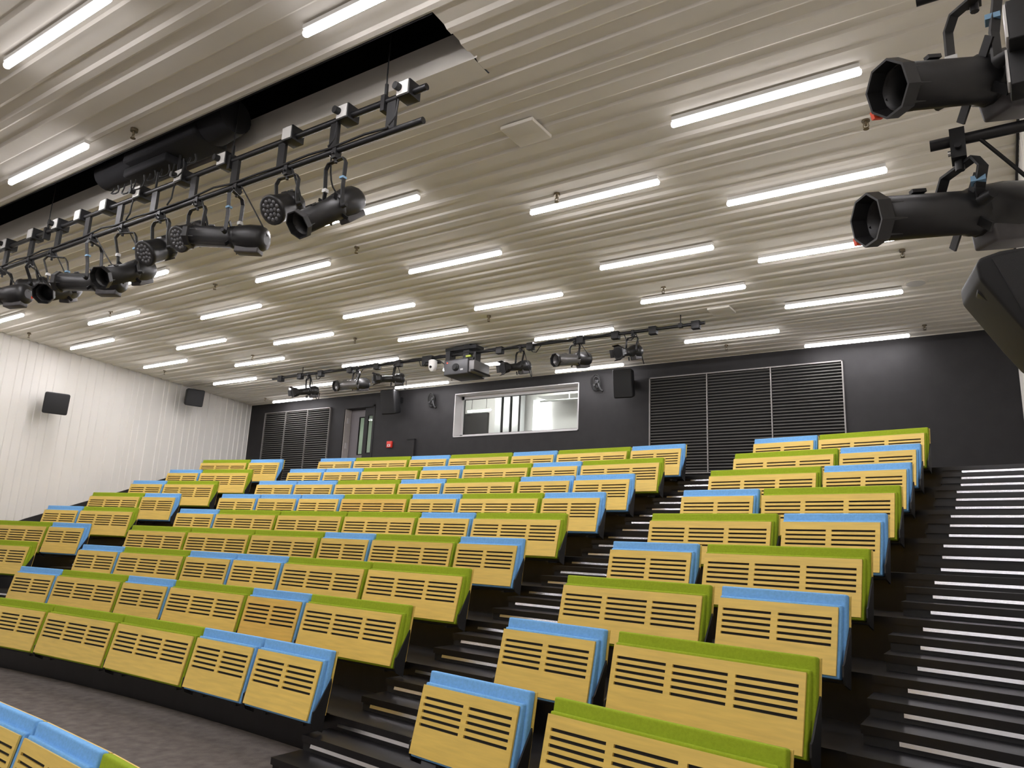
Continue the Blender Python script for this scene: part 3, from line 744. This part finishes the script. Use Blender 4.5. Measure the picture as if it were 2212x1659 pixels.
# ------------------------------------------------------------------ theatre lamps
def frame_of(F, B):
    a = (F-B).normalized(); s = a.cross(V(0,0,1)).normalized(); u = s.cross(a); return a, s, u
def yoke(root, piv, s, a, C, hw, tape=True, m=STEEL):
    # bent strap from the clamp to both sides of the body
    top = V(piv.x*.3+C.x*.7, piv.y*.3+C.y*.7, C.z-.085)
    hz = V(s.x, s.y, 0).normalized(); n = hz.cross(V(0,0,1))
    pl = piv-s*(hw+.006); pr_ = piv+s*(hw+.006)
    tl = top-hz*hw*.80; t2 = top+hz*hw*.80
    path = [pl, pl*.55+(tl-V(0,0,.05))*.45, tl-hz*.03-V(0,0,.045), tl, top, t2, t2+hz*.03-V(0,0,.045), pr_*.55+(t2-V(0,0,.05))*.45, pr_]
    y = MB().strap(path, n, .034, .010); o = y.build('yoke', m, root)
    if tape:
        q = pl*.35+(tl-V(0,0,.045))*.65
        MB().box(q, (.042, .042, .018)).build('tape_band', TAPE, o)
        q = pr_*.5+(t2-V(0,0,.045))*.5; MB().box(q, (.038, .038, .030)).build('paper_label', LABELW, o)
    for q, sg in ((pl, -1), (pr_, 1)):
        MB().cyl(q, q+s*sg*.05, .022, .016, n=10).build('knob', CABLE, root)
    k = MB(); k.bb((C.x-.022, C.y-.032, C.z-.075), (C.x+.022, C.y+.032, C.z+.030)); k.cyl((C.x, C.y-.05, C.z-.04), (C.x, C.y+.05, C.z-.04), .010, n=8)
    k.cyl((C.x, C.y, C.z-.11), (C.x, C.y, C.z-.07), .014, n=8)
    ko = k.build('clamp', STEEL, root); MB().cyl((C.x-.03, C.y-.035, C.z-.06), (C.x-.022, C.y-.035, C.z-.06), .010, n=8).build('bolt', CHROME, ko)
def cable(root, p, C, side, sag=.12, r=.007):
    q = C+V(side*.05, -.01, .0)
    pts = [p+(q-p)*t+V(side*.10*math.sin(PI*t), 0, -sag*math.sin(PI*t)) for t in [k/9 for k in range(10)]]
    MB().tube(pts, r, 6).build('power_cable', CABLE, root)
def profile(F, B, C, label, group, red=False, body=FIXT, tape=True, rt=.078):
    F = Vector(F); B = Vector(B); C = Vector(C); a, s, u = frame_of(F, B); L = (F-B).length
    root = thing('profile_spotlight', C, label, 'spotlight', group)
    MB().lathe(F, -a, [(.06, rt*.99), (0, rt*1.12), (0, rt*1.22), (.045, rt*1.22), (.055, rt*1.02), (.10, rt)], 8, False, PI/8, False).build('colour_frame_holder', FIXT, root)
    t = MB(); t.lathe(F-a*.05, -a, [(.14, rt*.90), (0, rt*.93), (.0, rt), (L*.50, rt), (L*.52, rt*1.10), (L*.60, rt*1.10), (L*.61, rt*.95)], 20); t.build('lens_tube', body, root)
    for k in range(2): MB().box(F-a*(L*.30)+u*(rt+.002)+s*(.03*(1-2*k)), (.05, .02, .012), Matrix((a, s, u)).transposed()).build('slide_rail', body, root)
    MB().lathe(F-a*.155, a, [(0, rt*.895), (.012, rt*.7), (.022, rt*.4), (.026, .001)], 20).build('lens', LENS, root)
    for g in range(4):
        an = PI/4+g*PI/2; d = s*math.cos(an)+u*math.sin(an); p = F-a*(L*.58)
        MB().strap([p+d*rt, p+d*(rt+.06)], a.cross(d), .030, .008).build('shutter_handle', STEEL, root)
    h = MB(); h.lathe(F-a*(L*.60), -a, [(0, rt*.92), (.03, rt*1.16), (L*.20, rt*1.30), (L*.33, rt*1.26), (L*.385, rt*1.05), (L*.40, rt*.55)], 16); h.build('lamp_housing', FIXT, root)
    c = MB(); p = F-a*(L*.80); c.box(p-u*(rt*1.18), (L*.30, .11, .075), Matrix((a, s, u)).transposed()); c.build('lamp_cap', FIXTG, root, .012)
    if red:
        p = F-a*.02; MB().box(p+s*rt*1.16-u*rt*.55, (.036, .014, .026), Matrix((a, s, u)).transposed()).build('colour_tag', ORANGE, root)
    yoke(root, F-a*(L*.56), s, a, C, rt*1.25, tape)
    cable(root, B+u*.03, C, 1 if B.x > C.x else -1)
    return root
def zoomspot(F, B, C, label, group):
    F = Vector(F); B = Vector(B); C = Vector(C); a, s, u = frame_of(F, B); L = (F-B).length
    root = thing('zoom_spotlight', C, label, 'spotlight', group)
    f = MB(); f.lathe(F, -a, [(0, .115), (.10, .095), (.11, .06)], 8, False, PI/8); f.build('barn_door', FIXT, root)
    for g in range(4):
        an = g*PI/2; d = s*math.cos(an)+u*math.sin(an); e = a.cross(d)
        MB().strap([F+d*.09-a*.03, F+d*.125+a*.05], e, .13, .006).build('flap', FIXT, root)
    MB().cyl(F+a*.001, F+a*.004, .085, n=16).build('lens', LENS, root)
    MB().lathe(F-a*.11, -a, [(0, .075), (.02, .08), (.03, .066), (L*.38, .066), (L*.40, .085), (L*.50, .085)], 18).build('lens_barrel', FIXT, root)
    MB().box(F-a*.14+(s*.5+u*.6).normalized()*.082, (.035, .035, .025), Matrix((a, s, u)).transposed()).build('red_mark', ORANGE, root)
    MB().lathe(F-a*(L*.52+.06), -a, [(0, .07), (.03, .105), (L*.22, .115), (L*.30, .10), (L*.33, .06)], 14).build('lamp_housing', FIXT, root)
    MB().box(F-a*(L*.76)-u*.095, (L*.28, .12, .09), Matrix((a, s, u)).transposed()).build('lamp_cap', FIXTG, root, .012)
    for g in (-1, 1): MB().cyl(F-a*(L*.5)-u*.08+s*.03*g, F-a*(L*.5)-u*.14+s*.03*g, .012, n=8).build('focus_knob', CABLE, root)
    yoke(root, F-a*(L*.55), s, a, C, .11, False)
    cable(root, B-u*.05, C, 1, .35)
    return root
def par(F, B, C, label, group):
    F = Vector(F); B = Vector(B); C = Vector(C); a, s, u = frame_of(F, B); L = (F-B).length
    root = thing('led_floodlight', C, label, 'floodlight', group)
    MB().lathe(F, -a, [(0, .108), (0, .124), (.03, .126), (.05, .118), (L*.5, .112), (L*.62, .105), (L*.63, .118), (L*.85, .116), (L, .075)], 22).build('body', FIXT, root)
    MB().cyl(F-a*.012, F+a*.001, .108, n=22).build('face_plate', FIXT, root)
    l = MB(); pos = [(0, 0)]+[(.042, k*PI/3) for k in range(6)]+[(.078, k*PI/6+.2) for k in range(12)]
    for r, g in pos:
        p = F+s*(r*math.cos(g))+u*(r*math.sin(g)); l.lathe(p+a*.0005, a, [(0, .0185), (.006, .015), (.010, .007), (.011, .001)], 10)
    l.build('lens_cluster', LEDLENS, root)
    fins = MB()
    for k in range(10):
        g = 2*PI*k/10; d = s*math.cos(g)+u*math.sin(g); fins.box(F-a*(L*.74)+d*.115, (.06, .012, .02), Matrix((a, a.cross(d), d)).transposed())
    fins.build('cooling_fins', FIXT, root)
    k = MB().cyl(B, B-a*.035, .018, n=8); k.build('rear_connector', CHROME, root)
    yoke(root, F-a*(L*.52), s, a, C, .128, False)
    cable(root, B+u*.05, C, 1, .15); cable(root, B+u*.04-s*.04, C, 1, .22, .005)
    return root
G1 = 'lamps hung along the front truss'
def CL(x): return V(x, TY, TZL)
profile((-4.345,3.494,4.093), (-4.305,4.046,4.554), CL(-4.30), 'long black profile spotlight at the right end of the front truss', G1, False, FIXT, True, .094)
par((-4.856,3.631,4.390), (-4.874,3.909,4.584), CL(-4.884), 'round LED floodlight on the front truss, nearest its right end', G1)
profile((-5.94,3.60,4.375), (-5.26,3.92,4.329), CL(-5.563), 'long black profile spotlight, second from the right end of the front truss', G1, False, FIXT, True, .094)
par((-6.150,3.629,4.392), (-6.150,3.911,4.582), CL(-6.135), 'round LED floodlight on the front truss, middle one of the three showing lenses', G1)
par((-6.682,3.629,4.352), (-6.698,3.911,4.542), CL(-6.742), 'round LED floodlight on the front truss, leftmost of the three showing lenses', G1)
profile((-7.119,3.473,4.13), (-7.339,4.067,4.473), CL(-7.411), 'black profile spotlight, third from the right end of the front truss', G1, False, FIXT, True, .094)
profile((-8.24,3.60,4.315), (-7.56,3.94,4.311), CL(-8.0), 'long black profile spotlight hanging under the winch, fourth from the right', G1, False, FIXT, True, .094)
profile((-8.34,3.522,4.176), (-8.77,4.018,4.471), CL(-8.868), 'black profile spotlight with a red tag, second from the left picture edge', G1, True, FIXT, True, .094)
par((-9.58,3.80,4.51), (-9.32,4.02,4.58), CL(-9.389), 'round LED floodlight turned away at the left end of the front truss', G1)
profile((-9.80,3.40,4.29), (-9.11,3.70,4.35), CL(-10.076), 'long black profile spotlight at the left picture edge on the front truss', G1, False, FIXT, True, .094)

# ------------------------------------------------------------------ rear lighting bar
BY, BZ = 10.8, 5.295
root = thing('lighting_bar', (-8.6, BY, BZ), 'black single-pipe lighting bar under the ceiling before the back wall', 'lighting bar')
MB().cyl((-13.66, BY, BZ), (-3.61, BY, BZ), .026, n=14).build('pipe', PIPE, root)
for x in (-13.38, -12.74, -12.09, -11.21, -10.45, -9.86, -7.43, -6.77, -5.77, -5.12, -4.46, -3.75):
    MB().bb((x-.065, BY-.05, BZ-.085), (x+.065, BY+.05, BZ+.045)).build('junction_box', STEEL, root, .006)
for x in (-12.68, -4.0):
    m = MB().cyl((x, BY, BZ), (x, BY, ZC+.02), .008, n=8); m.bb((x-.03, BY-.03, BZ-.03), (x+.03, BY+.03, BZ+.04)); m.build('hanger_rod', STEEL, root)
m = MB(); pts = []
for k in range(46):
    x = -12.6+k*.165; pts.append(V(x, BY-.035, BZ+.01+.012*math.sin(k*1.7)))
m.tube(pts, .014, 6); m.build('cable_loom', CABLE, root)
for x in (-12.2, -9.3, -6.75, -4.95, -11.0):
    m = MB().tube([V(x, BY-.04, BZ-.03), V(x+.05, BY-.06, BZ-.14), V(x+.14, BY-.07, BZ-.16), V(x+.22, BY-.05, BZ-.04)], .008, 6)
    m.build('cable_loop', CABLE, root)
G2 = 'lamps hung along the rear lighting bar'
def CB(x): return V(x, BY, BZ)
zoomspot((-12.597,10.513,4.839), (-12.408,11.087,4.98), CB(-12.47), 'black zoom spotlight at the left end of the rear lighting bar', G2)
profile((-11.214,10.423,4.847), (-11.042,11.177,5.05), CB(-10.99), 'long profile spotlight, second from left on the rear lighting bar', G2, False, FIXTL, False, .10)
zoomspot((-10.24,10.55,4.94), (-9.84,11.02,5.01), CB(-9.95), 'black zoom spotlight left of the projector on the rear lighting bar', G2)
zoomspot((-7.162,10.521,4.855), (-6.936,11.079,5.004), CB(-6.98), 'black zoom spotlight just right of the projector on the rear lighting bar', G2)
profile((-6.068,10.444,4.866), (-5.795,11.156,5.033), CB(-5.88), 'long profile spotlight, second from right on the rear lighting bar', G2, False, FIXTL, False, .10)
zoomspot((-4.943,10.519,4.89), (-4.804,11.081,5.046), CB(-4.81), 'black zoom spotlight at the right end of the rear lighting bar', G2)
# projector
root = thing('video_projector', (-8.1, 10.75, 5.3), 'grey video projector with a round lens hung under the rear lighting bar', 'projector')
m = MB(); m.bb((-8.47, 10.50, 4.83), (-7.92, 11.05, 5.12)); m.build('case', PROJ, root, .02)
m = MB(); m.bb((-7.92, 10.53, 4.86), (-7.80, 11.02, 5.08)); m.build('side_panel', PROJS, root, .012)
m = MB().bb((-7.86, 10.51, 4.87), (-7.79, 11.04, 4.90)); m.build('side_vent', LINER, root)
m = MB(); m.lathe((-8.19, 10.505, 4.965), (0,-1,0), [(0, .075), (.03, .07), (.03, .05), (.045, .045)], 20); lo = m.build('lens_ring', CABLE, root)
MB().cyl((-8.19, 10.459, 4.965), (-8.19, 10.455, 4.965), .044, n=18).build('lens', LENS, lo)
MB().bb((-8.08, 10.492, 4.90), (-8.02, 10.502, 4.93)).build('badge', PROJL, root)
MB().bb((-8.40, 10.492, 5.055), (-8.385, 10.501, 5.07)).build('standby_lamp', LEDR, root)
m = MB(); m.bb((-8.62, 10.72, 5.12), (-8.52, 10.9, 5.40)); m.bb((-8.62, 10.7, 5.36), (-7.9, 10.95, 5.42)); m.bb((-8.45, 10.74, 5.10), (-7.95, 10.9, 5.20)); m.bb((-8.24, 10.76, 5.2), (-8.10, 10.88, ZC+.01)); m.bb((-7.98, 10.74, 5.1), (-7.93, 10.9, 5.30)); m.bb((-8.66, 10.74, 5.02), (-8.49, 10.8, 5.14))
m.build('mounting_frame', STEEL, root)
MB().bb((-8.13, 10.70, 5.20), (-8.02, 10.735, 5.235)).build('status_sticker', STICK, root)
# white camera beside it
root = thing('ptz_camera', (-8.87, 10.7, 5.2), 'small white dome camera hung from the rear bar left of the projector', 'camera')
m = MB(); m.lathe((-8.84, 10.62, 5.20), (0,0,-1), [(0, .05), (.02, .085), (.12, .085), (.19, .07), (.23, .03)], 18); m.build('housing', PALE, root)
MB().cyl((-8.83, 10.555, 5.05), (-8.83, 10.54, 5.045), .026, n=14).build('lens', LENS, root)
m = MB(); m.bb((-9.22, 10.74, 5.16), (-8.98, 10.86, 5.34)); m.bb((-9.02, 10.6, 5.17), (-8.78, 10.8, 5.21)); m.build('mount', STEEL, root)
MB().tube([V(-8.8, 10.65, 5.21), V(-8.68, 10.62, 5.17), V(-8.55, 10.64, 5.08), V(-8.48, 10.7, 5.02)], .008, 6).build('camera_cable', CABLE, root)

# ------------------------------------------------------------------ side boom on the right wall
root = thing('lighting_boom', (.33, 2.68, LOW), 'black wall boom with two stub pipes at the right picture edge', 'lighting boom')
MB().cyl((.31, 2.65, LOW), (.31, 2.65, ZC), .024, n=14).build('upright', PIPE, root)
AZ1, AZ2 = 3.70, 3.13
MB().cyl((-.104, 2.65, AZ1), (.31, 2.65, AZ1), .019, n=14).build('arm', PIPE, root)
MB().cyl((-.100, 2.65, AZ2), (.31, 2.65, AZ2), .019, n=14).build('arm', PIPE, root)
for (px, py, d) in ((2212, 55, 2.9), (2216, 152, 2.9)):
    p = atd(px, py, d)
    o = MB().box(p, (.085, .10, .13)).build('socket_box', STEEL, root, .004)
    MB().box(p-V(.046, .02, 0), (.006, .06, .11)).build('face_plate', PALE, o)
    MB().cyl(p+V(.04, 0, 0), (.31, 2.65, p.z), .012, n=8).build('bracket', STEEL, o)
profile(atd(1915, 192, 2.75), atd(2235, 163, 3.18), V(.065, 2.65, AZ1), 'black spotlight at top right, upper of two at the picture edge', 'spotlights on the wall boom', True, FIXT, True, .074)
profile(atd(1870, 476, 2.80), atd(2235, 448, 3.18), V(-.02, 2.65, AZ2), 'black spotlight at the right picture edge, lower of two above the loudspeaker', 'spotlights on the wall boom', True, FIXT, True, .074)
